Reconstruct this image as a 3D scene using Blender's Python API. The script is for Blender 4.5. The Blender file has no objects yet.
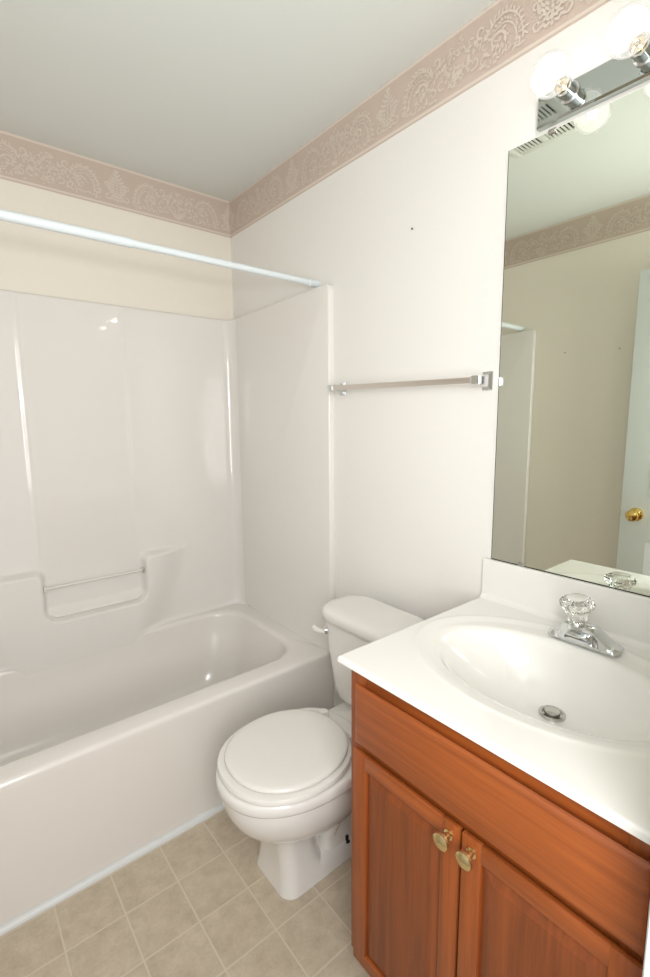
import bpy, bmesh, math, random
from mathutils import Vector, Matrix
import numpy as np

S = bpy.context.scene
COL = S.collection
PI = math.pi

# ------------------------------------------------------------------ camera
YAW, PIT, ROL, FPX = 0.6822, 0.1425, -0.008, 476.39
fw = Vector((math.sin(YAW)*math.cos(PIT), math.cos(YAW)*math.cos(PIT), -math.sin(PIT)))
rt = Vector((math.cos(YAW), -math.sin(YAW), 0.0))
up = rt.cross(fw)
cr, sr = math.cos(ROL), math.sin(ROL)
r2 = rt*cr + up*sr
u2 = -rt*sr + up*cr
cam = bpy.data.cameras.new('camera')
cam.sensor_fit = 'VERTICAL'
cam.sensor_height = 36.0
cam.lens = FPX/977.0*36.0
cam.clip_start = 0.01
cam_o = bpy.data.objects.new('camera', cam)
COL.objects.link(cam_o)
M = Matrix((r2, u2, -fw)).transposed().to_4x4()
M.translation = Vector((-1.2009, -2.188, 1.3684))
cam_o.matrix_world = M
S.camera = cam_o

# ------------------------------------------------------------------ world, lights, exposure
W = bpy.data.worlds.new('world')
S.world = W
W.use_nodes = True
W.node_tree.nodes['Background'].inputs[0].default_value = (0.94, 0.97, 1.0, 1)
W.node_tree.nodes['Background'].inputs[1].default_value = 0.55

def area(name, loc, aim, sx, sy, power, color):
    l = bpy.data.lights.new(name, 'AREA')
    l.shape = 'RECTANGLE'
    l.size, l.size_y, l.energy, l.color = sx, sy, power, color
    o = bpy.data.objects.new(name, l)
    o.location = loc
    o.rotation_euler = (Vector(aim)-Vector(loc)).to_track_quat('-Z', 'Y').to_euler()
    COL.objects.link(o)
    return o

area('hallway_light', (-1.18, -2.36, 1.40), (-0.85, -0.9, 1.15), 0.42, 1.15, 14.0, (1.0, 0.99, 0.98))
area('bounce_flash', (-1.22, -2.23, 1.55), (-0.85, -1.0, 2.41), 0.12, 0.12, 5.6, (1.0, 1.0, 1.0))
FILAMENT = 46.0

S.view_settings.view_transform = 'Standard'
S.view_settings.look = 'None'
S.view_settings.gamma = 1.0
S.view_settings.use_curve_mapping = False
S.view_settings.exposure = 0.37

# ------------------------------------------------------------------ materials
def lin(h):
    c = [int(h[i:i+2], 16)/255 for i in (0, 2, 4)]
    return tuple(x/12.92 if x <= .04045 else ((x+.055)/1.055)**2.4 for x in c)

class N:
    def __init__(s, name):
        s.m = bpy.data.materials.new(name)
        s.m.use_nodes = True
        s.t = s.m.node_tree
        s.b = s.t.nodes['Principled BSDF']
    def n(s, typ, **kw):
        x = s.t.nodes.new(typ)
        for k, v in kw.items():
            if hasattr(x, k) and k not in x.inputs: setattr(x, k, v)
            else: x.inputs[k].default_value = v
        return x
    def l(s, a, b): s.t.links.new(a, b)
    def bump(s, sock, strength, dist=.001):
        b = s.n('ShaderNodeBump', Strength=strength, Distance=dist)
        s.l(sock, b.inputs['Height'])
        s.l(b.outputs[0], s.b.inputs['Normal'])

def mat(name, col, rough=.5, metal=0.0, noise=0.0, nscale=30.0, bump=0.0, bscale=200.0, coat=0.0, spec=.5):
    k = N(name)
    c = lin(col)
    k.b.inputs['Base Color'].default_value = (*c, 1)
    k.b.inputs['Roughness'].default_value = rough
    k.b.inputs['Metallic'].default_value = metal
    k.b.inputs['Specular IOR Level'].default_value = spec
    if coat:
        k.b.inputs['Coat Weight'].default_value = coat
        k.b.inputs['Coat Roughness'].default_value = .04
    tc = k.n('ShaderNodeTexCoord')
    if noise:
        nz = k.n('ShaderNodeTexNoise', Scale=nscale, Detail=4.0)
        k.l(tc.outputs['Object'], nz.inputs['Vector'])
        r = k.n('ShaderNodeMapRange')
        k.l(nz.outputs['Fac'], r.inputs['Value'])
        r.inputs['To Min'].default_value = 1-noise
        r.inputs['To Max'].default_value = 1+noise
        mx = k.n('ShaderNodeVectorMath', operation='SCALE')
        mx.inputs[0].default_value = c
        k.l(r.outputs[0], mx.inputs['Scale'])
        k.l(mx.outputs[0], k.b.inputs['Base Color'])
    if bump:
        nb = k.n('ShaderNodeTexNoise', Scale=bscale, Detail=3.0)
        k.l(tc.outputs['Object'], nb.inputs['Vector'])
        k.bump(nb.outputs['Fac'], bump)
    return k.m

def wood(name, axis, base='a85824', dark='6f3412'):
    k = N(name)
    tc = k.n('ShaderNodeTexCoord')
    mp = k.n('ShaderNodeMapping')
    sc = [48.0, 48.0, 48.0]
    sc[axis] = 2.2
    mp.inputs['Scale'].default_value = sc
    k.l(tc.outputs['Object'], mp.inputs['Vector'])
    n1 = k.n('ShaderNodeTexNoise', Scale=1.0, Detail=5.0, Roughness=.6, Distortion=.6)
    k.l(mp.outputs[0], n1.inputs['Vector'])
    mp2 = k.n('ShaderNodeMapping')
    sc2 = [260.0, 260.0, 260.0]
    sc2[axis] = 9.0
    mp2.inputs['Scale'].default_value = sc2
    k.l(tc.outputs['Object'], mp2.inputs['Vector'])
    n2 = k.n('ShaderNodeTexNoise', Scale=1.0, Detail=3.0)
    k.l(mp2.outputs[0], n2.inputs['Vector'])
    r1 = k.n('ShaderNodeValToRGB')
    r1.color_ramp.elements[0].position = .22
    r1.color_ramp.elements[0].color = (*lin(dark), 1)
    r1.color_ramp.elements[1].position = .88
    r1.color_ramp.elements[1].color = (*lin(base), 1)
    ad = k.n('ShaderNodeMath', operation='MULTIPLY_ADD')
    k.l(n2.outputs['Fac'], ad.inputs[0])
    ad.inputs[1].default_value = .36
    k.l(n1.outputs['Fac'], ad.inputs[2])
    sb = k.n('ShaderNodeMath', operation='SUBTRACT')
    k.l(ad.outputs[0], sb.inputs[0])
    sb.inputs[1].default_value = .10
    k.l(sb.outputs[0], r1.inputs['Fac'])
    k.l(r1.outputs[0], k.b.inputs['Base Color'])
    k.b.inputs['Roughness'].default_value = .42
    k.b.inputs['Coat Weight'].default_value = .15
    k.b.inputs['Coat Roughness'].default_value = .25
    k.bump(n2.outputs['Fac'], .12, .0006)
    return k.m

def floor_mat():
    k = N('vinyl_floor')
    T = .1517
    tc = k.n('ShaderNodeTexCoord')
    sp = k.n('ShaderNodeSeparateXYZ')
    k.l(tc.outputs['Object'], sp.inputs[0])
    masks = []
    cells = []
    for ax, off in ((0, -.611), (1, -.933)):
        a = k.n('ShaderNodeMath', operation='SUBTRACT'); k.l(sp.outputs[ax], a.inputs[0]); a.inputs[1].default_value = off
        d = k.n('ShaderNodeMath', operation='DIVIDE'); k.l(a.outputs[0], d.inputs[0]); d.inputs[1].default_value = T
        fl = k.n('ShaderNodeMath', operation='FLOOR'); k.l(d.outputs[0], fl.inputs[0]); cells.append(fl)
        f = k.n('ShaderNodeMath', operation='FRACT'); k.l(d.outputs[0], f.inputs[0])
        h = k.n('ShaderNodeMath', operation='SUBTRACT'); k.l(f.outputs[0], h.inputs[0]); h.inputs[1].default_value = .5
        ab = k.n('ShaderNodeMath', operation='ABSOLUTE'); k.l(h.outputs[0], ab.inputs[0])
        mr = k.n('ShaderNodeMapRange', interpolation_type='SMOOTHSTEP'); k.l(ab.outputs[0], mr.inputs['Value'])
        mr.inputs['From Min'].default_value = .480
        mr.inputs['From Max'].default_value = .490
        masks.append(mr)
    mx = k.n('ShaderNodeMath', operation='MAXIMUM')
    k.l(masks[0].outputs[0], mx.inputs[0]); k.l(masks[1].outputs[0], mx.inputs[1])
    cv = k.n('ShaderNodeCombineXYZ'); k.l(cells[0].outputs[0], cv.inputs[0]); k.l(cells[1].outputs[0], cv.inputs[1])
    wn = k.n('ShaderNodeTexWhiteNoise', noise_dimensions='3D'); k.l(cv.outputs[0], wn.inputs['Vector'])
    vm = k.n('ShaderNodeVectorMath', operation='MULTIPLY_ADD')
    k.l(wn.outputs['Color'], vm.inputs[0]); vm.inputs[1].default_value = (3, 3, 3); k.l(tc.outputs['Object'], vm.inputs[2])
    n1 = k.n('ShaderNodeTexNoise', Scale=22.0, Detail=6.0, Roughness=.62); k.l(vm.outputs[0], n1.inputs['Vector'])
    n2 = k.n('ShaderNodeTexNoise', Scale=150.0, Detail=3.0); k.l(vm.outputs[0], n2.inputs['Vector'])
    ad = k.n('ShaderNodeMath', operation='MULTIPLY_ADD'); k.l(n2.outputs['Fac'], ad.inputs[0]); ad.inputs[1].default_value = .35; k.l(n1.outputs['Fac'], ad.inputs[2])
    r = k.n('ShaderNodeValToRGB')
    r.color_ramp.elements[0].position = .45; r.color_ramp.elements[0].color = (*lin('b3a48f'), 1)
    r.color_ramp.elements[1].position = .90; r.color_ramp.elements[1].color = (*lin('cdbfaa'), 1)
    k.l(ad.outputs[0], r.inputs['Fac'])
    mix = k.n('ShaderNodeMix', data_type='RGBA')
    k.l(mx.outputs[0], mix.inputs['Factor'])
    k.l(r.outputs[0], mix.inputs[6]); mix.inputs[7].default_value = (*lin('cfc3b0'), 1)
    k.l(mix.outputs[2], k.b.inputs['Base Color'])
    k.b.inputs['Roughness'].default_value = .42
    k.bump(mx.outputs[0], .2, .0008)
    return k.m

def mirror_mat():
    k = N('mirror_glass')
    k.b.inputs['Base Color'].default_value = (.83, .87, .78, 1)
    k.b.inputs['Metallic'].default_value = 1
    k.b.inputs['Roughness'].default_value = .0
    return k.m

def bulb_mat():
    k = N('bulb_glass')
    out = k.t.nodes['Material Output']
    tr = k.n('ShaderNodeBsdfTransparent'); tr.inputs[0].default_value = (.97, .97, .97, 1)
    gl = k.n('ShaderNodeBsdfGlossy'); gl.inputs['Roughness'].default_value = .02
    df = k.n('ShaderNodeBsdfTranslucent'); df.inputs[0].default_value = (1, 1, 1, 1)
    lw = k.n('ShaderNodeLayerWeight', Blend=.14)
    m1 = k.n('ShaderNodeMixShader', Fac=.10); k.l(tr.outputs[0], m1.inputs[1]); k.l(df.outputs[0], m1.inputs[2])
    ml = k.n('ShaderNodeMath', operation='MULTIPLY'); k.l(lw.outputs['Fresnel'], ml.inputs[0]); ml.inputs[1].default_value = .60
    m2 = k.n('ShaderNodeMixShader'); k.l(ml.outputs[0], m2.inputs[0]); k.l(m1.outputs[0], m2.inputs[1]); k.l(gl.outputs[0], m2.inputs[2])
    k.l(m2.outputs[0], out.inputs[0])
    return k.m

def emit_mat(name, col, s):
    k = N(name)
    k.b.inputs['Base Color'].default_value = (0, 0, 0, 1)
    k.b.inputs['Emission Color'].default_value = (*col, 1)
    k.b.inputs['Emission Strength'].default_value = s
    return k.m

def glass_mat(name, tint=(1, 1, 1), rough=.02):
    k = N(name)
    k.b.inputs['Base Color'].default_value = (*tint, 1)
    k.b.inputs['Transmission Weight'].default_value = 1
    k.b.inputs['Roughness'].default_value = rough
    k.b.inputs['IOR'].default_value = 1.49
    return k.m

MT = dict(
    wall_w=mat('wallpaper_white', 'eae7e2', .6, noise=.012, nscale=60, bump=.05, bscale=420),
    wall=mat('wallpaper_warm_cast', 'ece5d9', .6, noise=.012, nscale=60, bump=.05, bscale=420),  # same paper as the right wall, a warm light cast put into its colour
    ceil=mat('ceiling_paint', 'dcdfda', .8, bump=.05, bscale=300),
    border=mat('border_taupe', 'cab8ab', .65, noise=.04, nscale=300),
    orn=mat('border_ornament', 'd7cabd', .65, noise=.06, nscale=420),
    line=mat('border_line', 'dccfc3', .65),
    fiber=mat('fiberglass_white', 'e5e1dc', .08, noise=.008, nscale=20, bump=.01, bscale=40, coat=.3),
    tub=mat('tub_acrylic', 'e5e0da', .16, noise=.008, nscale=15, coat=.3),
    trim=mat('trim_white', 'dcdedd', .4),
    porc=mat('porcelain', 'e6e3de', .08, noise=.006, nscale=15, coat=.5),
    seat=mat('seat_plastic', 'e3e0da', .16, noise=.005, nscale=15),
    marble=mat('cultured_marble', 'eceae5', .14, noise=.012, nscale=9, coat=.4),
    chrome=mat('chrome', 'd9dbdc', .06, 1.0, bump=.01, bscale=60),
    bright=mat('polished_cap', 'f6f6f4', .22, 1.0),
    bchrome=mat('bar_metal', 'e2dbd4', .32, 1.0, bump=.02, bscale=300),
    plate=mat('mirrored_steel', 'b4bab6', .03, 1.0, bump=.004, bscale=30),
    steel=mat('drain_steel', 'c6c4bf', .27, 1.0, bump=.03, bscale=200),
    brass=mat('brass', 'd9b96e', .14, 1.0, bump=.01, bscale=90),
    abrass=mat('antique_brass', 'e3cd9a', .13, 1.0, bump=.015, bscale=90),
    dark=mat('dark_gap', '14110e', .8, noise=.1),
    wood_v=wood('oak_vertical', 2), wood_h=wood('oak_horizontal', 1),
    wood_d=wood('oak_inner', 2, '934a1d', '5c2b0e'),
    rod=mat('rod_enamel', 'd9e0e3', .32, noise=.005),
    door=mat('door_paint', 'dfe5e4', .4, noise=.008, bump=.03, bscale=120),
    vent=mat('vent_plastic', 'd9dad2', .5, noise=.01),
    floor=floor_mat(), mirror=mirror_mat(), bulb=bulb_mat(),
    fil=emit_mat('filament_glow', (1.0, .965, .91), FILAMENT),
    crystal=glass_mat('crystal_acrylic', (.98, .98, .97), .03),
    clear=glass_mat('clear_acrylic', (.97, .97, .96), .05),
    caulk=mat('caulk', 'd8d4cc', .5, noise=.02),
)

# ------------------------------------------------------------------ helpers
WLOC = {}

def finish(me, ang=35):
    me.polygons.foreach_set('use_smooth', [True]*len(me.polygons))
    me.set_sharp_from_angle(angle=math.radians(ang))
    me.update()

def obj(name, bm, m, parent=None, ang=35, mats=None, recalc=True):
    if recalc: bmesh.ops.recalc_face_normals(bm, faces=bm.faces)
    me = bpy.data.meshes.new(name)
    off = WLOC.get(parent.name, Vector()) if parent else Vector()
    if off.length: bmesh.ops.translate(bm, verts=bm.verts, vec=-off)
    bm.to_mesh(me); bm.free()
    for x in (mats or [m]): me.materials.append(x)
    finish(me, ang)
    o = bpy.data.objects.new(name, me)
    COL.objects.link(o)
    if parent:
        o.parent = parent
        WLOC[o.name] = off
    return o

def thing(name, label, cat, loc, group=None):
    o = bpy.data.objects.new(name, None)
    o.empty_display_size = .05
    COL.objects.link(o)
    o.location = loc
    WLOC[o.name] = Vector(loc)
    o['label'] = label; o['category'] = cat
    if group: o['group'] = group
    return o

def tag(o, label, cat, group=None):
    o['label'] = label; o['category'] = cat
    if group: o['group'] = group
    return o

def struct(name, bm, m, parent=None, label=None, cat=None, **kw):
    o = obj(name, bm, m, parent, **kw)
    if not parent:
        o['kind'] = 'structure'
        if label: tag(o, label, cat)
    return o

def setloc(o, p):
    """Move a finished single-mesh object's origin to p."""
    p = Vector(p)
    o.data.transform(Matrix.Translation(-p))
    o.location = p
    WLOC[o.name] = p

def box(bm, x0, x1, y0, y1, z0, z1, bev=0, seg=2, mi=0):
    vs = [bm.verts.new((x, y, z)) for x in (x0, x1) for y in (y0, y1) for z in (z0, z1)]
    F = [(0, 1, 3, 2), (4, 6, 7, 5), (0, 4, 5, 1), (2, 3, 7, 6), (0, 2, 6, 4), (1, 5, 7, 3)]
    fs = [bm.faces.new([vs[i] for i in f]) for f in F]
    for f in fs: f.material_index = mi
    if bev:
        es = list({e for f in fs for e in f.edges})
        bmesh.ops.bevel(bm, geom=es, offset=bev, segments=seg, profile=.5, affect='EDGES', clamp_overlap=True)
    return vs

def loft(bm, rings, closed=True, cap0=True, cap1=True, mi=0):
    R = [[bm.verts.new(p) for p in r] for r in rings]
    n = len(R[0])
    for a, b in zip(R, R[1:]):
        for i in range(n if closed else n-1):
            j = (i+1) % n
            f = bm.faces.new((a[i], a[j], b[j], b[i])); f.material_index = mi
    if cap0: bm.faces.new(list(reversed(R[0]))).material_index = mi
    if cap1: bm.faces.new(R[-1]).material_index = mi
    return R

def frame_of(d):
    d = Vector(d).normalized()
    a = Vector((0, 0, 1)) if abs(d.z) < .9 else Vector((1, 0, 0))
    x = d.cross(a).normalized()
    return x, d.cross(x).normalized(), d

def lathe(bm, c, axis, prof, seg=32, flute=0, famp=0.0, cap0=True, cap1=True):
    """prof: list of (radius, height along axis)."""
    x, y, d = frame_of(axis)
    c = Vector(c)
    rings = []
    for r, h in prof:
        ring = []
        for i in range(seg):
            t = 2*PI*i/seg
            rr = max(r, 1e-5)*(1+famp*math.cos(flute*t) if flute else 1)
            ring.append(c + d*h + (x*math.cos(t)+y*math.sin(t))*rr)
        rings.append(ring)
    return loft(bm, rings, True, cap0, cap1)

def tube(bm, pts, r, seg=16, caps=True):
    pts = [Vector(p) for p in pts]
    rad = r if isinstance(r, (list, tuple)) else [r]*len(pts)
    rings = []
    px = None
    for i, p in enumerate(pts):
        d = (pts[min(i+1, len(pts)-1)]-pts[max(i-1, 0)]).normalized()
        if px is None: px = frame_of(d)[0]
        x = (px - d*px.dot(d)).normalized(); px = x
        y = d.cross(x)
        rings.append([p+(x*math.cos(2*PI*k/seg)+y*math.sin(2*PI*k/seg))*rad[i] for k in range(seg)])
    return loft(bm, rings, True, caps, caps)

def rrect(x0, x1, y0, y1, r, z, nc=10, ns=8):
    """Rounded rectangle ring with matching vertex counts."""
    r = min(r, (x1-x0)/2-1e-4, (y1-y0)/2-1e-4)
    P = []
    C = [(x1-r, y1-r, 0), (x0+r, y1-r, PI/2), (x0+r, y0+r, PI), (x1-r, y0+r, 3*PI/2)]
    for k, (cx, cy, a0) in enumerate(C):
        arc = [(cx+r*math.cos(a0+PI/2*i/nc), cy+r*math.sin(a0+PI/2*i/nc)) for i in range(nc+1)]
        P += arc
        nx, ny, na = C[(k+1) % 4]
        q = (nx+r*math.cos(na), ny+r*math.sin(na))
        for i in range(1, ns):
            P.append((arc[-1][0]+(q[0]-arc[-1][0])*i/ns, arc[-1][1]+(q[1]-arc[-1][1])*i/ns))
    return [Vector((a, b, z)) for a, b in P]

def sstep(a, b, x):
    t = np.clip((x-a)/(b-a), 0, 1)
    return t*t*(3-2*t)

def grid(bm, P, flip=False):
    """P: array (n, m, 3)."""
    n, m, _ = P.shape
    V = [[bm.verts.new(P[i, j]) for j in range(m)] for i in range(n)]
    for i in range(n-1):
        for j in range(m-1):
            q = (V[i][j], V[i+1][j], V[i+1][j+1], V[i][j+1])
            bm.faces.new(tuple(reversed(q)) if flip else q)
    return V

# ------------------------------------------------------------------ room shell
XL, YF, H = -1.524, -2.07, 2.41
DX0, DX1, DZ = -1.40, -.632, 2.045          # doorway in the front wall

bm = bmesh.new(); box(bm, XL-.12, .12, YF-.9, .12, -.1, 0)
struct('floor', bm, MT['floor'], label='beige square patterned vinyl floor with pale joint lines', cat='floor')
bm = bmesh.new(); box(bm, XL-.12, .12, YF-.12, .12, H, H+.1)
struct('ceiling', bm, MT['ceil'], label='flat pale grey white ceiling', cat='ceiling')
bm = bmesh.new(); box(bm, 0, .12, YF-.12, .12, 0, H)
struct('wall_right', bm, MT['wall_w'], label='off white wall behind the toilet, mirror and towel bar', cat='wall')
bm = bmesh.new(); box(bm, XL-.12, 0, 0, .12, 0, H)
struct('wall_back', bm, MT['wall'], label='warm tinted off white wall behind the long side of the bathtub', cat='wall')
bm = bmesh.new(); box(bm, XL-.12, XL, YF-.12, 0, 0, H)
struct('wall_left', bm, MT['wall'], label='warm tinted off white wall seen in the mirror', cat='wall')
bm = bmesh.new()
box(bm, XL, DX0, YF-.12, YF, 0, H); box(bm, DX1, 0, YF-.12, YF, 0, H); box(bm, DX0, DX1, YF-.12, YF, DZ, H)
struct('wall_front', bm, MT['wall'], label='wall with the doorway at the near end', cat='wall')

# quarter round along the foot of the tub
bm = bmesh.new()
prof = [(0, 0), (0, .016)] + [(-.016*math.sin(a), .016*math.cos(a)) for a in [PI/2*i/8 for i in range(1, 9)]]
rings = [[Vector((x, -.762+p[0], p[1])) for p in prof] for x in (XL, -.001)]
loft(bm, rings)
struct('trim_1', bm, MT['trim'], label='thin bluish white strip along the foot of the bathtub', cat='trim')

# door casing on the room side and the jamb lining
bm = bmesh.new()
box(bm, DX1-.0, DX1+.058, YF, YF+.014, 0, DZ+.058, .003)
box(bm, DX0-.058, DX0, YF, YF+.014, 0, DZ+.058, .003)
box(bm, DX0, DX1, YF, YF+.014, DZ, DZ+.058, .003)
box(bm, DX1-.012, DX1, YF-.12, YF+.010, 0, DZ, .002)
box(bm, DX0, DX0+.006, YF-.12, YF, 0, DZ, .002)
struct('trim_2', bm, MT['trim'], label='white door casing beside the vanity at the right edge', cat='trim')

# open door against the left wall
dx0, dx1, dy0, dy1 = -1.440, -1.405, -2.052, -1.312
bm = bmesh.new()
box(bm, dx0, dx1, dy0, dy1, .012, 2.038, .002)
door = struct('door_1', bm, MT['door'], label='white panelled door standing open, seen in the mirror', cat='door')
mid = (dy0+dy1)/2
for (a, b) in ((dy0+.11, mid-.05), (mid+.05, dy1-.11)):
    for (z0, z1) in ((.22, .78), (1.0, 1.6), (1.70, 1.93)):
        bm = bmesh.new()
        # recessed field with a raised centre
        for sx in (1,):
            x = dx1
            loft(bm, [rrect_ for rrect_ in [
                [Vector((x+.0005, a, z0)), Vector((x+.0005, b, z0)), Vector((x+.0005, b, z1)), Vector((x+.0005, a, z1))],
                [Vector((x+.004, a+.008, z0+.008)), Vector((x+.004, b-.008, z0+.008)), Vector((x+.004, b-.008, z1-.008)), Vector((x+.004, a+.008, z1-.008))],
                [Vector((x+.001, a+.018, z0+.018)), Vector((x+.001, b-.018, z0+.018)), Vector((x+.001, b-.018, z1-.018)), Vector((x+.001, a+.018, z1-.018))],
                [Vector((x+.004, a+.045, z0+.045)), Vector((x+.004, b-.045, z0+.045)), Vector((x+.004, b-.045, z1-.045)), Vector((x+.004, a+.045, z1-.045))]]])
        obj('door_panel', bm, MT['door'], door)
for sgn, x0 in ((1, dx1), (-1, dx0)):
    bm = bmesh.new()
    lathe(bm, (x0, -1.379, .905), (sgn, 0, 0), [(0, 0), (.032, 0), (.032, .004), (.026, .008), (.012, .011), (.011, .026), (.018, .032), (.027, .042), (.029, .052), (.025, .061), (.012, .066), (0, .0665)], 28)
    obj('door_knob', bm, MT['brass'], door)
bm = bmesh.new(); box(bm, dx0+.008, dx1-.008, dy1-.002, dy1+.008, .895, .915, .001)
obj('latch', bm, MT['abrass'], door)
for z in (.25, 1.05, 1.82):
    bm = bmesh.new(); tube(bm, [(dx1+.004, dy0-.004, z-.045), (dx1+.004, dy0-.004, z+.045)], .005, 12)
    obj('hinge', bm, MT['abrass'], door)

# ------------------------------------------------------------------ wallpaper border
rng = random.Random(5)
BZ0, BZ1 = 2.245, 2.41

def border_strip(name, origin, du, nrm, length, label, phase=0.0):
    """origin at ceiling corner foot, runs length along du; nrm points into the room."""
    bm = bmesh.new()
    o = Vector(origin); du = Vector(du); nv = Vector(nrm); uz = Vector((0, 0, 1))
    def P(u, z, h): return o + du*u + uz*z + nv*h
    def poly(pts, h, mi):
        vs = [bm.verts.new(P(u, z, h)) for u, z in pts]
        f = bm.faces.new(vs); f.material_index = mi
        if f.calc_length if False else False: pass
        f.normal_update()
        if f.normal.dot(nv) < 0: f.normal_flip()
    def slab(u0, u1, z0, z1, h, mi): poly([(u0, z0), (u1, z0), (u1, z1), (u0, z1)], h, mi)
    # backing with real edges
    v = [bm.verts.new(P(u, z, h)) for h in (0, .0008) for u, z in ((0, BZ0), (length, BZ0), (length, BZ1), (0, BZ1))]
    for q in ((4, 5, 6, 7), (0, 1, 5, 4), (1, 2, 6, 5), (2, 3, 7, 6), (3, 0, 4, 7)): bm.faces.new([v[i] for i in q])
    slab(0, length, 2.4005, 2.409, .0011, 2)
    slab(0, length, 2.250, 2.258, .0011, 2)
    hh = [.0012]
    def disc(u, z, a, b, rot=0, n=10, wob=0.0):
        hh[0] += 1.5e-6
        if u < .004 or u > length-.004: return
        pts = []
        for i in range(n):
            t = 2*PI*i/n
            k = 1+wob*(1 if i % 2 else -1)
            x, y = a*k*math.cos(t), b*k*math.sin(t)
            pts.append((min(max(u+x*math.cos(rot)-y*math.sin(rot), 0), length), z+x*math.sin(rot)+y*math.cos(rot)))
        poly(pts, hh[0], 1)
    def ribbon(pts, w0, w1):
        hh[0] += 1.5e-6
        n = len(pts)
        L, R = [], []
        for i, (u, z) in enumerate(pts):
            a = pts[max(i-1, 0)]; b = pts[min(i+1, n-1)]
            dx, dz = b[0]-a[0], b[1]-a[1]
            l = math.hypot(dx, dz) or 1
            w = w0+(w1-w0)*i/(n-1)
            L.append((u-dz/l*w, z+dx/l*w)); R.append((u+dz/l*w, z-dx/l*w))
        for i in range(n-1):
            if min(p[0] for p in (L[i], L[i+1], R[i], R[i+1])) < 0 or max(p[0] for p in (L[i], L[i+1], R[i], R[i+1])) > length: continue
            poly([L[i], L[i+1], R[i+1], R[i]], hh[0], 1)
    def spiral(u, z, r0, r1, a0, a1, w0, w1, mir):
        n = 26
        ribbon([(u+mir*(r0+(r1-r0)*t)*math.cos(a0+(a1-a0)*t), z+(r0+(r1-r0)*t)*math.sin(a0+(a1-a0)*t)) for t in [i/n for i in range(n+1)]], w0, w1)
    ZC = 2.326
    def flower(u, z, r):
        for k in range(6):
            a = k*PI/3+rng.random()
            disc(u+math.cos(a)*r*.62, z+math.sin(a)*r*.62, r*.5, r*.3, a, 8)
        disc(u, z, r*.33, r*.33, 0, 8)
    def bouquet(u):
        for k in range(150):
            a = rng.random()*2*PI; q = math.sqrt(rng.random())
            x = q*math.cos(a)*.066; y = q*math.sin(a)*.060
            if abs(x)/.068+abs(y)/.064 > 1.08: continue
            if rng.random() < .38: flower(u+x, ZC+y, rng.uniform(.0042, .0066))
            else: disc(u+x, ZC+y, rng.uniform(.0045, .0085), rng.uniform(.0014, .0024), rng.random()*PI, 8)
        for s in (-1, 1):
            spiral(u+s*.052, ZC-.028, .016, .004, -2.2, 3.2, .0028, .0014, s)
            spiral(u+s*.066, ZC+.012, .012, .003, 2.6, -3.0, .0024, .0012, s)
            for k in range(7):
                disc(u+s*(.045+.008*k), ZC+.030-.010*k+rng.uniform(-.006, .006), .008, .003, rng.random()*3, 8)
    def urn(u):
        for i in range(10):
            z = ZC-.052+i*.0115
            w = (.030, .020, .028, .038, .040, .036, .028, .019, .011, .005)[i]
            for s in (-1, 1): disc(u+s*w*.6, z+.004, .0085, .0034, s*.8, 8)
            for s in (-1, 1):
                disc(u+s*w*.35, z+.002, .0075, .0035, s*(.9 if i > 2 else -.5), 8)
                disc(u+s*w*.85, z+.006, .0095, .0036, s*(1.0 if i > 2 else -.4), 8)
            disc(u, z, .004, .0060, 0, 8)
        disc(u, ZC+.060, .0035, .008, 0, 8)
        for s in (-1, 1):
            spiral(u+s*.036, ZC-.038, .013, .003, -2.4, 3.4, .0030, .0014, s)
            spiral(u+s*.040, ZC+.002, .010, .003, 2.4, -3.2, .0026, .0012, s)
    def scroll(u, s):
        # acanthus scroll: a leafy arch rising from the urn to a curl beside the bouquet
        arch = lambda t, k: (u+s*.056*k*math.cos(PI*(1.04-.86*t)), ZC-.034+.074*k*math.sin(PI*(1.04-.86*t)))
        ribbon([arch(i/20, 1) for i in range(21)], .0016, .0026)
        ribbon([arch(i/20, .72) for i in range(21)], .0026, .0012)
        for i in range(15):
            t = (i+.5)/15
            p = arch(t, 1.10); a = PI*(1.04-.86*t)
            disc(p[0]+rng.uniform(-.003, .003), p[1]+rng.uniform(-.003, .003), rng.uniform(.0055, .0100), .0028, s*(a+.55-PI/2)+PI/2+rng.uniform(-.9, .9), 8)
            p2 = arch(t, 1.02); disc(p2[0], p2[1], rng.uniform(.004, .007), .0032, s*(a-PI/2)+rng.uniform(-.5, .5), 8)
            p = arch(t, .86)
            disc(p[0]+rng.uniform(-.003, .003), p[1]+rng.uniform(-.003, .003), rng.uniform(.004, .007), .0022, s*(a-.6-PI/2)+PI/2+rng.uniform(-1, 1), 7)
        spiral(u+s*.060, ZC+.034, .015, .003, -1.4, 4.6, .0034, .0016, s)
        spiral(u+s*.014, ZC-.014, .024, .004, 2.9, -2.6, .0036, .0016, s)
        spiral(u-s*.040, ZC-.046, .012, .003, 1.2, 6.4, .0028, .0014, s)
        spiral(u+s*.050, ZC-.040, .013, .003, 2.0, -3.4, .0028, .0014, s)
        for k in range(26):
            a = rng.random()*6.28; q = .006+.030*rng.random()
            disc(u+s*.014+q*math.cos(a), ZC-.018+q*.9*math.sin(a), .0060, .0025, rng.random()*3, 7)
        for k in range(16):
            disc(u+s*(.062-.008*k)+rng.uniform(-.004, .004), ZC-.054+rng.uniform(-.006, .010), .0068, .0026, rng.random()*3, 7)
    per = .52
    k = 0
    u = phase
    while u < length+.1:
        urn(u); bouquet(u+per/2)
        scroll(u+.128, 1); scroll(u+per-.128, -1)
        u += per
    ob = obj(name, bm, None, mats=[MT['border'], MT['orn'], MT['line']], recalc=False)
    ob['kind'] = 'structure'
    return tag(ob, label, 'wallpaper border')

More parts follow.
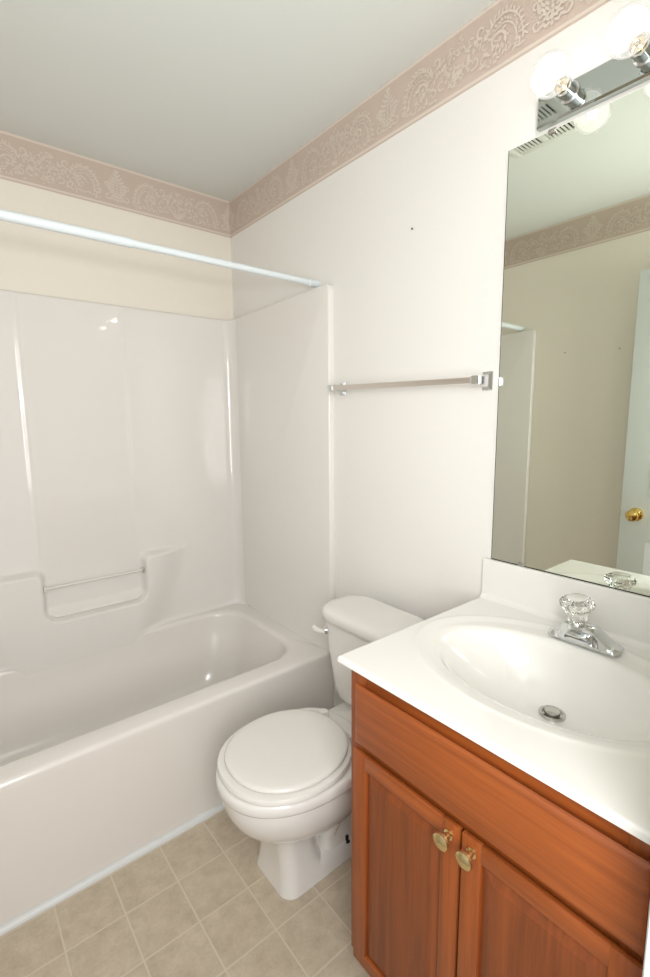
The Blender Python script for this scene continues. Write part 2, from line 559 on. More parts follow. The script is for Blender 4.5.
border_strip('trim_3', (0, 0, 0), (-1, 0, 0), (0, -1, 0), 1.524, 'taupe scrollwork wallpaper border above the bathtub back wall')
border_strip('trim_4', (0, 0, 0), (0, -1, 0), (-1, 0, 0), 2.07, 'taupe scrollwork wallpaper border above the towel bar and mirror')
border_strip('trim_5', (XL, 0, 0), (0, -1, 0), (1, 0, 0), 2.07, 'taupe scrollwork wallpaper border reflected in the mirror')

# ------------------------------------------------------------------ bathtub with moulded surround
RIM, SW, ST = .422, .760, 1.853
tb = thing('bathtub', 'white fiberglass bathtub with moulded wall surround filling the far end', 'bathtub', (-.762, -.38, 0))
x0, x1 = XL+.001, -.001
bm = bmesh.new()
yb = -.004
rings = [rrect(x0, x1, -SW-.002, yb, .004, 0), rrect(x0, x1, -SW+.004, yb, .004, .20), rrect(x0, x1, -SW+.001, yb, .005, RIM-.03)]
for a in (0, .35, .7, 1.05, PI/2):
    e = .016
    rings.append(rrect(x0, x1, -SW+e*(1-math.cos(a)), yb, .006, RIM-e+e*math.sin(a)))
wx0, wx1, wy0, wy1 = -1.44, -.085, -.684, -.047
rings.append(rrect(wx0-.004, wx1+.004, wy0-.004, wy1+.004, .150, RIM+.0005))
for a in (.4, .8, 1.2, PI/2):
    e = .022
    rings.append(rrect(wx0+e*math.sin(a), wx1-e*math.sin(a), wy0+e*math.sin(a), wy1-e*math.sin(a), .150, RIM-e*(1-math.cos(a))))
for t in (.15, .3, .45, .6, .75, .88):
    dz = (RIM-.022)-t*(RIM-.022-.085)
    ins = .022+.10*t**1.2
    rings.append(rrect(wx0+ins*1.3, wx1-ins, wy0+ins*.72, wy1-ins*.72, .15, dz))
for a in (.3, .7, 1.1, PI/2):
    e = .055
    ins = .122+e*math.sin(a)*.9
    rings.append(rrect(wx0+ins*1.3, wx1-ins, wy0+ins*.8, wy1-ins*.8, .14, .085+.033-.033-(.033*(1-math.cos(a)))))
rings.append(rrect(wx0+.38, wx1-.35, wy0+.26, wy1-.26, .05, .050))
loft(bm, rings, True, True, True)
obj('tub', bm, MT['tub'], tb, ang=50)

# back panel as a moulded height field
xs = np.linspace(x0+.0, x1, 300)
zs = np.concatenate([np.linspace(RIM-.045, .84, 118), np.linspace(.85, ST-.012, 42), [ST-.008, ST-.004, ST-.0015, ST]])
X, Z = np.meshgrid(xs, zs, indexing='ij')
base = .026
prot = np.full_like(X, base)
# vertical ribs between the wall sections
for xr, s in ((-.925, 1), (-.543, -1)):
    prot += .0028*np.exp(-((X-xr)/.006)**2)*sstep(.80, .95, Z)
prot += .0012*sstep(-.915, -.925, X)*sstep(.80, .95, Z)
# raised lower bulge under a stepped shelf line, with the soap niche cut out
def rbox(x, z, cx, cz, hx, hz, r):
    qx = np.abs(x-cx)-hx+r; qz = np.abs(z-cz)-hz+r
    return np.hypot(np.maximum(qx, 0), np.maximum(qz, 0))+np.minimum(np.maximum(qx, qz), 0)-r
top = Z-.775
nich = -rbox(X, Z, -.722, .85, .198, .282, .045)          # positive inside the niche column
k = .035                                                    # rounded junction
h = np.clip(.5+.5*(nich-top)/k, 0, 1)
sd = top*(1-h)+nich*h+k*h*(1-h)                             # <0 = bulge
bul = sstep(.010, -.012, sd)
fade = sstep(-.285, -.47, X+(.775-Z)*.35)*sstep(-1.33, -1.14, X-(.775-Z)*.35)
depth = .044
prot += depth*bul*fade
# niche floor lip
inn = sstep(.0, .012, nich)*sstep(.66, .575, Z)*sstep(.55, .567, Z)
prot += depth*.75*inn*sstep(.62, .572, Z)
# inside corner fillets and the lower cove
for ex in (x0+base, x1-base):
    d = np.clip(np.abs(X-ex), 0, .055)
    prot += .055-np.sqrt(np.maximum(.055**2-(.055-d)**2, 0))
dzc = np.clip(Z-RIM, 0, .02)
prot += (.02-np.sqrt(np.maximum(.02**2-(.02-dzc)**2, 0)))*(1-fade)
tt = np.clip((Z-(ST-.012))/.012, 0, 1)
prot -= .010*(1-np.sqrt(np.maximum(1-tt**2, 0)))
P = np.stack([X, -prot, Z], -1)
bm = bmesh.new()
V = grid(bm, P)
# closed back and edges
n, m = len(xs), len(zs)
def backv(i, j): return bm.verts.new((xs[i], -.0005, zs[j]))
B = {}
for i in range(n): B[(i, 0)] = backv(i, 0); B[(i, m-1)] = backv(i, m-1)
for j in range(1, m-1): B[(0, j)] = backv(0, j); B[(n-1, j)] = backv(n-1, j)
for i in range(n-1):
    bm.faces.new((V[i][m-1], V[i+1][m-1], B[(i+1, m-1)], B[(i, m-1)]))
    bm.faces.new((V[i+1][0], V[i][0], B[(i, 0)], B[(i+1, 0)]))
for j in range(m-1):
    bm.faces.new((V[0][j], V[0][j+1], B[(0, j+1)], B[(0, j)]))
    bm.faces.new((V[n-1][j+1], V[n-1][j], B[(n-1, j)], B[(n-1, j+1)]))
bm.faces.new([B[(0, 0)]]+[B[(0, j)] for j in range(1, m-1)]+[B[(i, m-1)] for i in range(n)]+[B[(n-1, j)] for j in range(m-2, -1, -1)]+[B[(i, 0)] for i in range(n-2, 0, -1)])
obj('back_panel', bm, MT['fiber'], tb, ang=60)

# end panels with a rounded front flange
for s in (0, 1):
    bm = bmesh.new()
    xa, xb = (x1-base, x1) if s == 0 else (x0, x0+base)
    yf, yk = -.771, -.004
    rr = .022
    SF = ST+.017
    prof = [(yk, RIM-.002), (yk, ST+.001)]
    prof += [(yf+rr-rr*math.sin(a), SF-rr+rr*math.cos(a)) for a in [PI/2*i/8 for i in range(9)]]
    prof += [(yf, RIM-.002)]
    e = .006
    def inset(d):
        o = []
        for (y, z) in prof:
            o.append((y+d*(1 if y < -.4 else 0), z-d*(1 if z > 1.0 else 0)))
        return o
    face = -1 if s == 0 else 1
    xin, xout = (xa, xb) if s == 0 else (xb, xa)
    ringsx = []
    for a in (0, .4, .8, 1.2, PI/2):
        ringsx.append([Vector((xin - face*e*(1-math.sin(a)) , y, z)) for y, z in inset(e*(1-math.cos(PI/2-a)) if False else e*(1-math.cos(a)))][::1])
    ringsx = list(reversed(ringsx))
    ringsx = [[Vector((xin-face*e*(1-math.cos(a)), y, z)) for y, z in inset(e*(1-math.sin(a)))] for a in (0, .4, .8, 1.2, PI/2)]
    ringsx.append([Vector((xout, y, z)) for y, z in prof])
    loft(bm, ringsx)
    obj('end_panel', bm, MT['fiber'], tb, ang=50)
# clear bar across the niche
bm = bmesh.new()
tube(bm, [(-.921, -.056, .706), (-.53, -.056, .706)], .0050, 14)
o = obj('washcloth_bar', bm, MT['seat'], tb); o['label'] = 'pale rod across the soap niche'
for a, b in ((-.535, -.527), (-.923, -.916)):
    bm = bmesh.new(); box(bm, a, b, -.066, -.046, .694, .718, .002)
    o = obj('bar_socket', bm, MT['steel' if a > -.7 else 'fiber'], tb)
    if a > -.7: o['label'] = 'small dark socket at the right end'

# ------------------------------------------------------------------ shower curtain rod
rd = thing('shower_rod', 'white telescoping shower curtain rod above the bathtub', 'curtain rod', (-.762, -.72, 1.878))
RY, RZ = -.682, 1.886
bm = bmesh.new(); tube(bm, [(XL+.02, RY, RZ), (-.70, RY, RZ)], .0132, 24)
obj('outer_tube', bm, MT['rod'], rd)
bm = bmesh.new(); tube(bm, [(-.71, RY, RZ), (-.02, RY, RZ)], .0108, 24)
obj('inner_tube', bm, MT['rod'], rd)
bm = bmesh.new(); lathe(bm, (-.703, RY, RZ), (-1, 0, 0), [(.0109, 0), (.0136, .001), (.0138, .006), (.0133, .007)], 24)
obj('joint_ring', bm, MT['rod'], rd)
for s in (0, 1):
    bm = bmesh.new()
    c, ax = ((0, RY, RZ), (-1, 0, 0)) if s == 0 else ((XL, RY, RZ), (1, 0, 0))
    lathe(bm, c, ax, [(0, .0005), (.0125, .0005), (.013, .003), (.0122, .020), (.0122, .040), (.0145, .042), (.0145, .047), (.0115, .049)], 24)
    obj('end_cap', bm, MT['rod'], rd)

# ------------------------------------------------------------------ toilet
TY = -1.135
tl = thing('toilet', 'white two piece toilet with closed lid between bathtub and vanity', 'toilet', (-.40, TY, 0))

def egg(uf, ub, hw, z, n=64, p=2.25, pb=3.0, uc=None):
    """Plan outline, u forward (towards -x): round front, squarer back."""
    uc = (uf*.44+ub*.56) if uc is None else uc
    o = []
    for i in range(n):
        t = 2*PI*i/n
        c, s = math.cos(t), math.sin(t)
        q = p if c >= 0 else pb
        du = (uf-uc) if c >= 0 else (uc-ub)
        k = (abs(c)**q+abs(s)**q)**(-1/q)
        o.append(Vector((-(uc+du*k*c), TY+hw*k*s, z)))
    return o

# bowl: rim band, bulging bowl
bm = bmesh.new()
R = []
for z, uf, ub, hw, p in ((.405, .690, .26, .170, 2.15), (.404, .700, .25, .178, 2.15), (.400, .706, .245, .183, 2.15),
                         (.392, .709, .24, .186, 2.15), (.377, .709, .24, .186, 2.15), (.371, .706, .24, .184, 2.15),
                         (.367, .700, .24, .180, 2.15), (.345, .699, .24, .179, 2.15), (.320, .694, .24, .175, 2.1),
                         (.290, .682, .24, .167, 2.1), (.260, .662, .25, .154, 2.05), (.235, .636, .26, .139, 2.0),
                         (.215, .606, .27, .122, 2.0), (.200, .570, .28, .105, 2.0), (.190, .52, .30, .085, 2.0)):
    R.append(egg(uf-.006, ub, hw, z, 72, p, 2.6))
loft(bm, list(reversed(R)))
# tank deck behind the bowl
dk = []
for z, e in ((.30, .012), (.36, .004), (.392, 0), (.400, .002), (.404, .007)):
    dk.append(rrect(-.36, -.055-e, TY-.098+e, TY+.098-e, .025, z, 6, 4))
loft(bm, dk)
# front column of the pedestal, flaring at the foot
TB = TY+.030
R = []
for z, uf, ub, hw in ((0, .551, .36, .099), (.008, .550, .36, .098), (.03, .545, .38, .094), (.08, .543, .412, .087), (.14, .545, .420, .083), (.20, .556, .425, .086), (.235, .570, .42, .096)):
    R.append(rrect(-uf, -ub, TB-hw, TB+hw, .042, z, 8, 4))
loft(bm, R)
# foot plate
R = []
for z, e in ((0, 0), (.010, .0005), (.030, .004), (.050, .008), (.060, .018), (.063, .032)):
    R.append(rrect(-.50, -.10-e*.5, TB-.098+e, TB+.098-e, .04, z, 8, 4))
loft(bm, R)
# core, then the rear body with a trapway bulge on each side
R = []
for z, ub, hw in ((0, .12, .05), (.10, .14, .046), (.20, .15, .050), (.28, .13, .070), (.33, .10, .092)):
    R.append(rrect(-.46, -ub, TB-hw, TB+hw, .035, z, 6, 4))
loft(bm, R)
R = []
for z, uf, hw in ((0, .402, .090), (.06, .400, .084), (.10, .396, .078), (.16, .395, .076), (.22, .40, .082), (.27, .41, .09)):
    R.append(rrect(-uf, -.13, TB-hw, TB+hw, .030, z, 6, 4))
loft(bm, R)
for sd_ in (-1, 1):
    pts = []
    for t in [i/18 for i in range(19)]:
        u = .368-.22*t
        z = .10+.115*math.sin(PI*min(1, t*1.15))-.02*t
        pts.append((-u, TB+sd_*.058, z))
    tube(bm, pts, [.026+.008*math.sin(PI*i/18) for i in range(19)], 18)
obj('bowl', bm, MT['porc'], tl, ang=42)

# seat ring (open in the middle) and the closed lid
def seat_out(d, z): return egg(.695-d, .306+d, .180-d, z, 72, 2.15, 2.15, .495)
def seat_in(d, z): return egg(.625+d, .40-d, .112+d, z, 72, 2.1, 2.3)
bm = bmesh.new()
rings = [seat_out(.004, .406), seat_out(0, .410), seat_out(0, .418), seat_out(.003, .423), seat_out(.010, .425), seat_in(.006, .425), seat_in(0, .420), seat_in(0, .410), seat_in(.003, .406), seat_out(.004, .406)]
loft(bm, rings, True, False, False)
bmesh.ops.remove_doubles(bm, verts=bm.verts, dist=1e-5)
obj('seat', bm, MT['seat'], tl)
def lid_o(d, z): return egg(.674-d, .313+d, .165-d, z, 72, 2.12, 2.12, .495)
bm = bmesh.new()
rings = [lid_o(.006, .4262), lid_o(.001, .4275), lid_o(0, .430), lid_o(.001, .434), lid_o(.004, .4372), lid_o(.011, .4388), lid_o(.04, .4396), lid_o(.09, .4401), lid_o(.14, .4403)]
loft(bm, rings)
obj('seat_lid', bm, MT['seat'], tl, ang=60)
for s in (-1, 1):
    bm = bmesh.new()
    R = [rrect(-.322, -.288, TY+s*.068-.014, TY+s*.068+.014, .008, z, 5, 2) for z in (.402, .425)]
    R.append(rrect(-.319, -.291, TY+s*.068-.011, TY+s*.068+.011, .007, .430, 5, 2))
    loft(bm, R)
    obj('hinge', bm, MT['seat'], tl)
# tank
bm = bmesh.new()
R = []
for z, uf, hw, r in ((.398, .170, .105, .05), (.400, .185, .120, .055), (.408, .197, .133, .055), (.425, .204, .142, .05), (.46, .208, .149, .045), (.56, .215, .162, .042), (.66, .221, .173, .040), (.698, .223, .177, .040)):
    R.append(rrect(-uf, -.046, TY+.005-hw, TY+.005+hw, r, z, 10, 6))
loft(bm, R)
obj('tank', bm, MT['porc'], tl)
bm = bmesh.new()
R = []
for z, d in ((.697, .004), (.700, 0), (.724, -.002), (.731, .001), (.736, .006), (.7395, .016), (.7415, .035), (.742, .06)):
    R.append(rrect(-.242+d, -.043-d*.3, TY-.184+d, TY+.196-d, max(.075-d*.6, .02), z, 12, 6))
loft(bm, R)
obj('tank_lid', bm, MT['porc'], tl, ang=60)
# flush lever
bm = bmesh.new()
lathe(bm, (-.219, -.985, .655), (-1, 0, 0), [(0, 0), (.014, 0), (.014, .006), (.010, .010), (.007, .016), (0, .0165)], 20)
h_ = obj('handle_boss', bm, MT['chrome'], tl); h_['label'] = 'chrome boss'
bm = bmesh.new()
rings = []
for t in [i/10 for i in range(11)]:
    p = Vector((-.236-.010*t, -.990+.052*t, .655-.003*math.sin(PI*t)))
    w = .0085+.003*t-(.006 if t == 1 else 0); th = .005-(.002 if t == 1 else 0)
    rings.append([p+Vector((th*math.cos(a), 0, w*math.sin(a))) for a in [2*PI*k/16 for k in range(16)]])
loft(bm, rings)
obj('flush_lever', bm, MT['seat'], tl)
for s in (-1, 1):
    bm = bmesh.new()
    lathe(bm, (-.312, TB+s*.084, .048), (0, 0, 1), [(0, 0), (.010, 0), (.010, .003), (.006, .004), (.006, .018), (.004, .020), (0, .0205)], 14)
    o = obj('floor_bolt', bm, MT['dark'], tl); o['label'] = 'dark rusty floor bolt'

# ------------------------------------------------------------------ vanity cabinet
CY0, CY1, CX = -2.052, -1.462, -.541
vc = thing('vanity_cabinet', 'orange oak vanity cabinet with two panelled doors under the white sink', 'cabinet', (-.27, -1.757, 0))
bm = bmesh.new()
t = .018
box(bm, CX+.018, -.002, CY1-t, CY1, .10, .843)            # left side
box(bm, -.47, -.002, CY1-t, CY1, 0, .10)
box(bm, CX+.018, -.002, CY0, CY0+t, .10, .843)
box(bm, -.47, -.002, CY0, CY0+t, 0, .10)
box(bm, CX+.018, -.002, CY0+t, CY1-t, .10, .118)           # bottom
box(bm, -.012, -.002, CY0+t, CY1-t, .118, .843)            # back
obj('carcass', bm, MT['wood_v'], vc)
for a, b in ((CY1-.045, CY1), (CY0, CY0+.045)):
    bm = bmesh.new(); box(bm, CX, CX+.018, a, b, .116, .843, .001)
    obj('face_frame_stile', bm, MT['wood_v'], vc)
for a, b in ((.79, .843), (.645, .69), (.116, .15)):
    bm = bmesh.new(); box(bm, CX, CX+.018, CY0+.045, CY1-.045, a, b)
    obj('face_frame_rail', bm, MT['wood_h'], vc)
bm = bmesh.new(); box(bm, -.47, -.455, CY0+t, CY1-t, 0, .10)
obj('toe_kick', bm, MT['wood_h'], vc)

def edged(bm, xf, xb, y0, y1, z0, z1, bev):
    """Slab whose front edges are eased by a wide shallow bevel."""
    def r(x, d): return [Vector((x, y0+d, z0+d)), Vector((x, y1-d, z0+d)), Vector((x, y1-d, z1-d)), Vector((x, y0+d, z1-d))]
    loft(bm, [r(xb, .009), r(xf+.012, .008), r(xf+.007, 0), r(xf+.004, .002), r(xf+.0012, bev*.6), r(xf, bev)])
FX = CX-.019
bm = bmesh.new(); edged(bm, FX, CX-.0005, -2.040, -1.489, .675, .812, .013)
obj('false_drawer_front', bm, MT['wood_h'], vc, ang=20)

def cab_door(y0, y1, z0, z1, ky):
    sw, rw = .039, .034
    bm = bmesh.new()
    # frame stiles carry the door
    box(bm, CX-.009, CX-.0005, y0+.003, y1-.003, z0+.008, z1-.010)
    d = obj('door', bm, MT['wood_v'], vc)
    for a, b in ((y0, y0+sw), (y1-sw, y1)):
        bm = bmesh.new(); box(bm, FX, CX-.009, a, b, z0, z1, .0022)
        obj('door_stile', bm, MT['wood_v'], d)
    for a, b in ((z0, z0+rw), (z1-rw, z1)):
        bm = bmesh.new(); box(bm, FX, CX-.009, y0+sw-.002, y1-sw+.002, a, b, .0022)
        obj('door_rail', bm, MT['wood_h'], d)
    bm = bmesh.new()
    a0, a1, b0, b1 = y0+sw-.001, y1-sw+.001, z0+rw-.001, z1-rw+.001
    def r(x, e): return [Vector((x, a0+e, b0+e)), Vector((x, a1-e, b0+e)), Vector((x, a1-e, b1-e)), Vector((x, a0+e, b1-e))]
    loft(bm, [r(CX-.009, 0), r(CX-.0115, 0), r(CX-.012, .003), r(CX-.0122, .004), r(CX-.0175, .022), r(CX-.0182, .024)])
    obj('raised_panel', bm, MT['wood_d'], d, ang=10)
    bm = bmesh.new()
    lathe(bm, (FX, ky, .638), (-1, 0, 0), [(0, 0), (.0095, 0), (.0095, .003), (.0060, .005), (.0052, .011), (.0065, .015), (.0135, .0185), (.0160, .022), (.0150, .026), (.0100, .0290), (0, .0300)], 28)
    obj('knob', bm, MT['abrass'], d)
cab_door(-1.762, -1.489, .130, .662, -1.741)
cab_door(-2.040, -1.7665, .130, .662, -1.788)

# small grey bracket on the cabinet's end panel
bm = bmesh.new()
box(bm, -.535, -.515, CY1+.0005, CY1+.004, .742, .782, .001)
box(bm, -.531, -.519, CY1+.004, CY1+.014, .746, .778, .003)
o = tag(obj('side_bracket', bm, MT['steel']), 'small grey bracket on the end panel of the vanity cabinet', 'bracket')
setloc(o, (-.525, CY1, .762))

# ------------------------------------------------------------------ countertop with integral oval basin
vt = thing('vanity_countertop', 'white cultured marble countertop with moulded oval basin', 'countertop', (-.28, -1.757, .83))
TX0, TX1, TY0, TY1, ZT, ZU = -.566, -.001, -2.066, -1.4445, .860, .8465
ux = np.concatenate([[TX0, TX0+.0008, TX0+.002, TX0+.004, TX0+.007], np.linspace(TX0+.011, TX1, 138)])
uy = np.concatenate([[TY0, TY0+.001, TY0+.003, TY0+.006], np.linspace(TY0+.010, TY1-.010, 150), [TY1-.006, TY1-.003, TY1-.001, TY1]])
X, Y = np.meshgrid(ux, uy, indexing='ij')
BCX, BCY = -.288, -1.757
ro = np.sqrt(((X+.272)/.208)**2+((Y-BCY)/.283)**2)
ri = np.sqrt(((X-BCX)/.157)**2+((Y-BCY)/.236)**2)
DCX = -.222
# level curves are ellipses whose centre slides from the basin's middle to the drain
ea, eb, ed = .157, .236, DCX-BCX
Xd = X-BCX-ed
kq = 1-(ed/ea)**2
pq = Xd*ed/ea**2
ri = (pq+np.sqrt(pq**2+kq*((Xd/ea)**2+((Y-BCY)/eb)**2)))/kq
rx = ri
Zt = np.full_like(X, ZT)
Zt -= .0030*sstep(1.0, .90, ro)
Zt += .0010*np.exp(-((ro-1.02)/.022)**2)
s_ = np.clip(1-rx, 0, 1)
Zt -= .116*(1-(1-s_)**2.1)*sstep(1.07, .90, ri)+.010*sstep(1.10, .90, ri)
er = .005
dxe = np.clip(X-TX0, 0, er); Zt -= er-np.sqrt(np.maximum(er**2-(er-dxe)**2, 0))
dye = np.clip(TY1-Y, 0, er); Zt -= er-np.sqrt(np.maximum(er**2-(er-dye)**2, 0))
P = np.stack([X, Y, Zt], -1)
bm = bmesh.new()
V = grid(bm, P)
n, m = len(ux), len(uy)
B = [[None]*m for _ in range(n)]
Zb = np.minimum(np.full_like(X, ZU), Zt-.012)
inner = (ri < 1.25)
Zb = np.where(inner, np.minimum(ZU, Zt-.016), ZU)
for i in range(n):
    for j in range(m): B[i][j] = bm.verts.new((X[i, j], Y[i, j], Zb[i, j]))
for i in range(n-1):
    for j in range(m-1): bm.faces.new((B[i][j], B[i][j+1], B[i+1][j+1], B[i+1][j]))
for i in range(n-1):
    bm.faces.new((V[i][0], B[i][0], B[i+1][0], V[i+1][0])); bm.faces.new((V[i][m-1], V[i+1][m-1], B[i+1][m-1], B[i][m-1]))
for j in range(m-1):
    bm.faces.new((V[0][j], V[0][j+1], B[0][j+1], B[0][j])); bm.faces.new((V[n-1][j], B[n-1][j], B[n-1][j+1], V[n-1][j+1]))
obj('countertop', bm, MT['marble'], vt, ang=45)
bm = bmesh.new()
box(bm, -.0185, -.0005, TY0, TY1, ZT-.004, .9735, .004, 3)
# cove between top and splash
cv = [(-.0185-.010*(1-math.sin(a)), ZT+.010*(1-math.cos(a))) for a in [PI/2*i/6 for i in range(7)]]
ring = [(-.0185-.012+0.0, ZT-.001)]+[(-.0185-.012+.012*math.sin(a), ZT+.012-.012*math.cos(a)) for a in [PI/2*i/6 for i in range(7)]]+[(-.016, ZT+.012), (-.016, ZT-.002)]
loft(bm, [[Vector((a, y, b)) for a, b in ring] for y in (TY0, TY1-.002)])
obj('backsplash', bm, MT['marble'], vt)
zd = float(Zt[np.argmin(np.abs(ux-DCX)), np.argmin(np.abs(uy-BCY))])
bm = bmesh.new()
lathe(bm, (DCX, BCY, zd+.0015), (0, 0, 1), [(.0270, 0), (.0270, .005), (.0250, .0066), (.0210, .0050), (.0190, -.001), (.0190, -.010)], 32)
dr = obj('drain_flange', bm, MT['steel'], vt)
bm = bmesh.new()
lathe(bm, (DCX, BCY, zd+.003), (0, 0, 1), [(.004, -.010), (.004, .0005), (.0155, .001), (.0165, .004), (.0155, .0080), (.010, .0095), (0, .0098)], 28)
obj('drain_stopper', bm, MT['steel'], dr)

# ------------------------------------------------------------------ faucet
FY = -1.762
fc = thing('faucet', 'chrome faucet with round crystal knob at back of the basin', 'faucet', (-.090, FY, ZT))
bm = bmesh.new()
rings = []
N_ = 48
for i in range(N_+1):
    s = -1+2*i/N_
    y = FY+.075*s
    a = abs(s)
    up_ = float(sstep(.80, .33, a))
    hgt = .012+.040*up_ + .003*float(sstep(1, .7, a))
    hb = .0265-.006*float(sstep(.9, 1.0, a))
    ht = .0220-.0030*up_ if a < .9 else .0220-.009*(a-.9)*10
    z0 = ZT+.0002
    lean = -.030*up_
    rings.append([Vector((-.092+p, y, z)) for p, z in ((-hb, z0), (-hb, z0+.005), (-ht-.001+lean, z0+hgt-.003), (-ht+.004+lean, z0+hgt), (ht-.004+lean, z0+hgt), (ht+.001+lean, z0+hgt-.003), (hb, z0+.005), (hb, z0))])
loft(bm, rings)
obj('base', bm, MT['chrome'], fc, ang=40)
bm = bmesh.new()
rings = []
for t in [i/14 for i in range(15)]:
    x = -.106-.036*t
    zt = ZT+.050-.014*t-.004*t*t
    zb = ZT+.016+.002*t
    w = .029-.003*t
    if t > .95: zt -= .003
    rings.append([Vector((x+(.006 if t == 1 and z < zb+.006 else 0), FY+a, z)) for a, z in ((-w, zb), (-w, zb*.5+zt*.5-.003), (-w*.86, zt-.006), (-w*.5, zt-.001), (0, zt), (w*.5, zt-.001), (w*.86, zt-.006), (w, zb*.5+zt*.5-.003), (w, zb), (w*.5, zb+.004), (-w*.5, zb+.004))])
loft(bm, rings)
obj('spout', bm, MT['chrome'], fc, ang=40)
KX, KY = -.124, FY+.006
bm = bmesh.new()
lathe(bm, (KX, KY, ZT+.050), (-.08, .02, 1), [(.0225, -.004), (.0215, .003), (.0175, .007), (.0165, .011), (0, .0115)], 28)
obj('collar', bm, MT['chrome'], fc)
bm = bmesh.new()
lathe(bm, (KX-.001, KY, ZT+.0605), (-.10, .03, 1), [(0, 0), (.0195, 0), (.0200, .005), (.0205, .016), (.0265, .027), (.0340, .035), (.0355, .041), (.0335, .047), (.0270, .0515), (.014, .0540), (0, .0544)], 72, 18, .030)
o = obj('knob', bm, MT['crystal'], fc, ang=25); o['label'] = 'clear fluted crystal knob'
bm = bmesh.new()
lathe(bm, (KX-.0064, KY+.0017, ZT+.1140), (-.10, .03, 1), [(0, 0), (.0215, 0), (.0215, .0012), (.0180, .0030), (.009, .0042), (0, .0045)], 28)
obj('cap', bm, MT['porc'], fc)  # white top: flash highlight on the clear knob put into the colour

# ------------------------------------------------------------------ mirror
mr = thing('wall_mirror', 'large frameless wall mirror above the backsplash', 'mirror', (-.003, -1.757, .975))
bm = bmesh.new(); box(bm, -.0055, -.0008, -2.062, -1.4660, .9745, 2.0395)
obj('glass', bm, MT['mirror'], mr)
bm = bmesh.new(); box(bm, -.0008, -.0002, -2.0625, -1.4655, .974, 2.042)
box(bm, -.0060, -.0008, -2.062, -1.4655, .9735, .9760)
box(bm, -.0056, -.0008, -1.4662, -1.4648, .974, 2.0395)
obj('dark_edge', bm, MT['dark'], mr)
for y, z, s in ((-1.556, .9745, 1), (-1.576, 2.0395, -1), (-1.93, .9745, 1), (-1.93, 2.0395, -1)):
    bm = bmesh.new()
    box(bm, -.0085, -.0057, y-.009, y+.009, min(z, z+s*.008), max(z, z+s*.008), .001)
    box(bm, -.0085, -.0005, y-.009, y+.009, min(z, z-s*.003), max(z, z-s*.003), .0008)
    obj('clip', bm, MT['steel'], mr)

# ------------------------------------------------------------------ vanity light bar
LB0, LB1, LZ0, LZ1, LX = -1.995, -1.542, 2.0510, 2.120, -.020
vl = thing('vanity_light', 'mirrored steel bar light with round clear bulbs above the mirror', 'light fixture', (-.02, -1.776, 2.08))
bm = bmesh.new()
def rl(x, d): return [Vector((x, LB0+d, LZ0+d)), Vector((x, LB1-d, LZ0+d)), Vector((x, LB1-d, LZ1-d)), Vector((x, LB0+d, LZ1-d))]
loft(bm, [rl(-.0006, 0), rl(LX+.004, 0), rl(LX, .004)])
obj('backplate', bm, MT['plate'], vl, ang=10)
LZ = 2.0925
for y in (-1.619, -1.767, -1.915):
    bm = bmesh.new()
    lathe(bm, (LX, y, LZ), (-1, 0, 0), [(0, 0), (.022, 0), (.022, .004), (.0185, .006), (.0185, .032), (.0200, .033), (.0200, .037), (.0165, .038), (.0165, .032), (0, .032)], 32)
    obj('socket', bm, MT['chrome'], vl)
    bm = bmesh.new()
    rb = .0410
    cxb = .038+.012+rb
    prof = [(.0125, .033), (.0130, .042), (.0150, .048)]
    a0 = math.asin(.0185/rb)
    for i in range(19):
        a = a0+(PI-a0)*i/18
        prof.append((rb*math.sin(a), cxb-rb*math.cos(a)))
    lathe(bm, (LX, y, LZ), (-1, 0, 0), prof, 32, cap0=False)
    b = obj('light_bulb', bm, MT['bulb'], vl, ang=80)
    bm = bmesh.new()
    lathe(bm, (LX, y, LZ), (-1, 0, 0), [(0, .033), (.0128, .033), (.0128, .039), (.006, .044), (.0045, .058), (0, .059)], 20)
    obj('bulb_stem', bm, MT['abrass'], b)
    bm = bmesh.new()
    lathe(bm, (LX, y, LZ), (-1, 0, 0), [(0, cxb-.0115)]+[(.0105*math.sin(PI*i/10), cxb-.001-.0105*math.cos(PI*i/10)) for i in range(1, 10)]+[(0, cxb+.0095)], 20)
    obj('filament', bm, MT['fil'], b)

# ------------------------------------------------------------------ towel bar
tw = thing('towel_bar', 'square chrome towel bar on the wall above the toilet', 'towel bar', (-.03, -1.167, 1.473))
BX, YA, YB, ZA, ZB = -.058, -.826, -1.430, 1.484, 1.472
bm = bmesh.new()
loft(bm, [[Vector((BX+p, y, z+q)) for p, q in ((-.008, -.007), (-.007, -.008), (.007, -.008), (.008, -.007), (.008, .007), (.007, .008), (-.007, .008), (-.008, .007))] for y, z in ((YB-.002, ZB), (YA+.002, ZA))])
obj('bar', bm, MT['bchrome'], tw)
for y, BZt in ((YA, ZA), (YB, ZB)):
    bm = bmesh.new()
    def rp(x, hy, hz): return [Vector((x, y-hy, BZt-hz)), Vector((x, y+hy, BZt-hz)), Vector((x, y+hy, BZt+hz)), Vector((x, y-hy, BZt+hz))]
    loft(bm, [rp(-.0005, .0155, .025), rp(-.005, .0155, .025), rp(-.008, .012, .021), rp(-.0095, .0125, .0215), rp(-.0125, .009, .017), rp(-.030, .0085, .011), rp(-.046, .0085, .0105)])
    br = obj('bracket', bm, MT['chrome'], tw, ang=10)
    bm = bmesh.new(); box(bm, BX-.0125, BX+.0125, y-.011, y+.011, BZt-.0115, BZt+.0115, .002)
    obj('bar_end', bm, MT['chrome'], br)

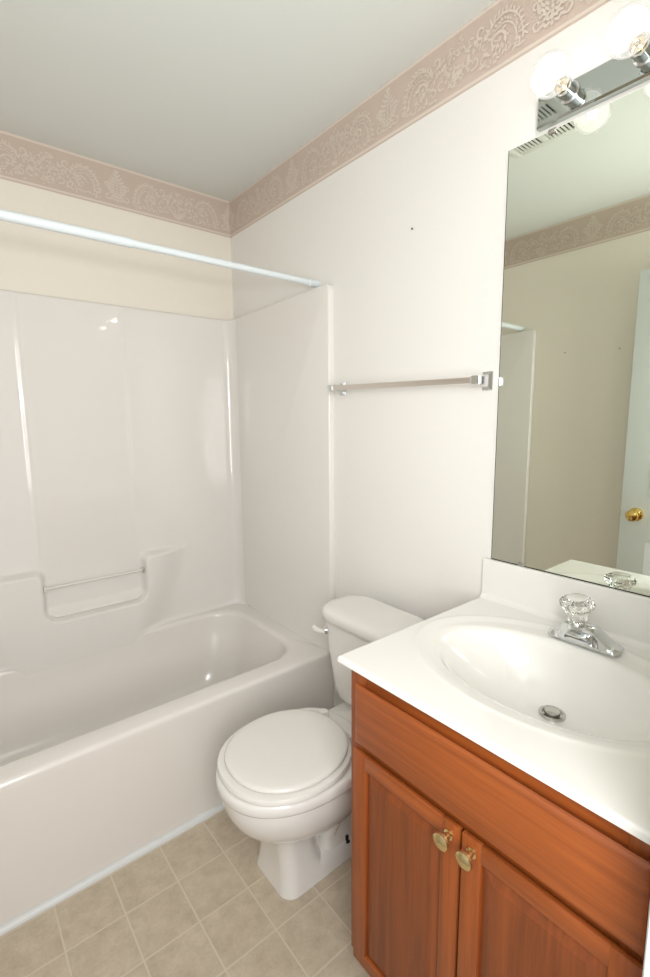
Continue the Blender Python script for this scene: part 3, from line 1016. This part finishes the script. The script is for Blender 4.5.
# ------------------------------------------------------------------ ceiling vent
vn = thing('ceiling_vent', 'square pale louvred ceiling vent reflected along the top of the mirror', 'vent', (-.605, -1.20, 2.41))
VX0, VX1, VY0, VY1 = -.725, -.485, -1.335, -1.065
bm = bmesh.new(); box(bm, VX0+.01, VX1-.01, VY0+.01, VY1-.01, 2.4085, 2.4099)
obj('dark_back', bm, MT['dark'], vn)
bm = bmesh.new()
f = .030
zt_, zb_ = 2.4098, 2.398
box(bm, VX0, VX1, VY0, VY0+f, zb_, zt_, .003); box(bm, VX0, VX1, VY1-f, VY1, zb_, zt_, .003)
box(bm, VX0, VX0+f, VY0+f, VY1-f, zb_, zt_, .003); box(bm, VX1-f, VX1, VY0+f, VY1-f, zb_, zt_, .003)
ym = (VY0+VY1)/2; xm = (VX0+VX1)/2
box(bm, VX0+f, VX1-f, ym-.013, ym+.013, zb_, zt_, .002)
box(bm, xm-.018, xm+.018, VY0+f, ym-.013, zb_, zt_, .002); box(bm, xm-.018, xm+.018, ym+.013, VY1-f, zb_, zt_, .002)
gr = obj('grille_frame', bm, MT['vent'], vn)
for a, b in ((VX0+f, xm-.018), (xm+.018, VX1-f)):
    for c, d in ((VY0+f, ym-.013), (ym+.013, VY1-f)):
        k = 6
        pitch = (d-c)/(k+.5)
        for i in range(k):
            y = c+pitch*(i+.75)
            bm = bmesh.new(); box(bm, a-.001, b+.001, y-pitch*.29, y+pitch*.29, zb_+.0005, zb_+.0025)
            obj('louvre', bm, MT['vent'], gr)

# ------------------------------------------------------------------ small holes in the walls, each built as a dark stud
def hole(c, ax, label):
    bm = bmesh.new()
    lathe(bm, c, ax, [(0, 0), (.0012, 0), (.0012, .004), (.0028, .0042), (.0028, .0058), (.0018, .0068), (0, .0070)], 14)
    o = tag(obj('hole', bm, MT['dark']), label, 'hole')
    setloc(o, c)
hole((-.0002, -1.149, 1.948), (-1, 0, 0), 'tiny dark nail in the off white wall above the towel bar')
hole((XL+.0002, -.940, 1.722), (1, 0, 0), 'tiny dark nail reflected in the mirror, nearer the bathtub panel')
hole((XL+.0002, -1.210, 1.714), (1, 0, 0), 'tiny dark nail reflected in the mirror, nearer the open door')
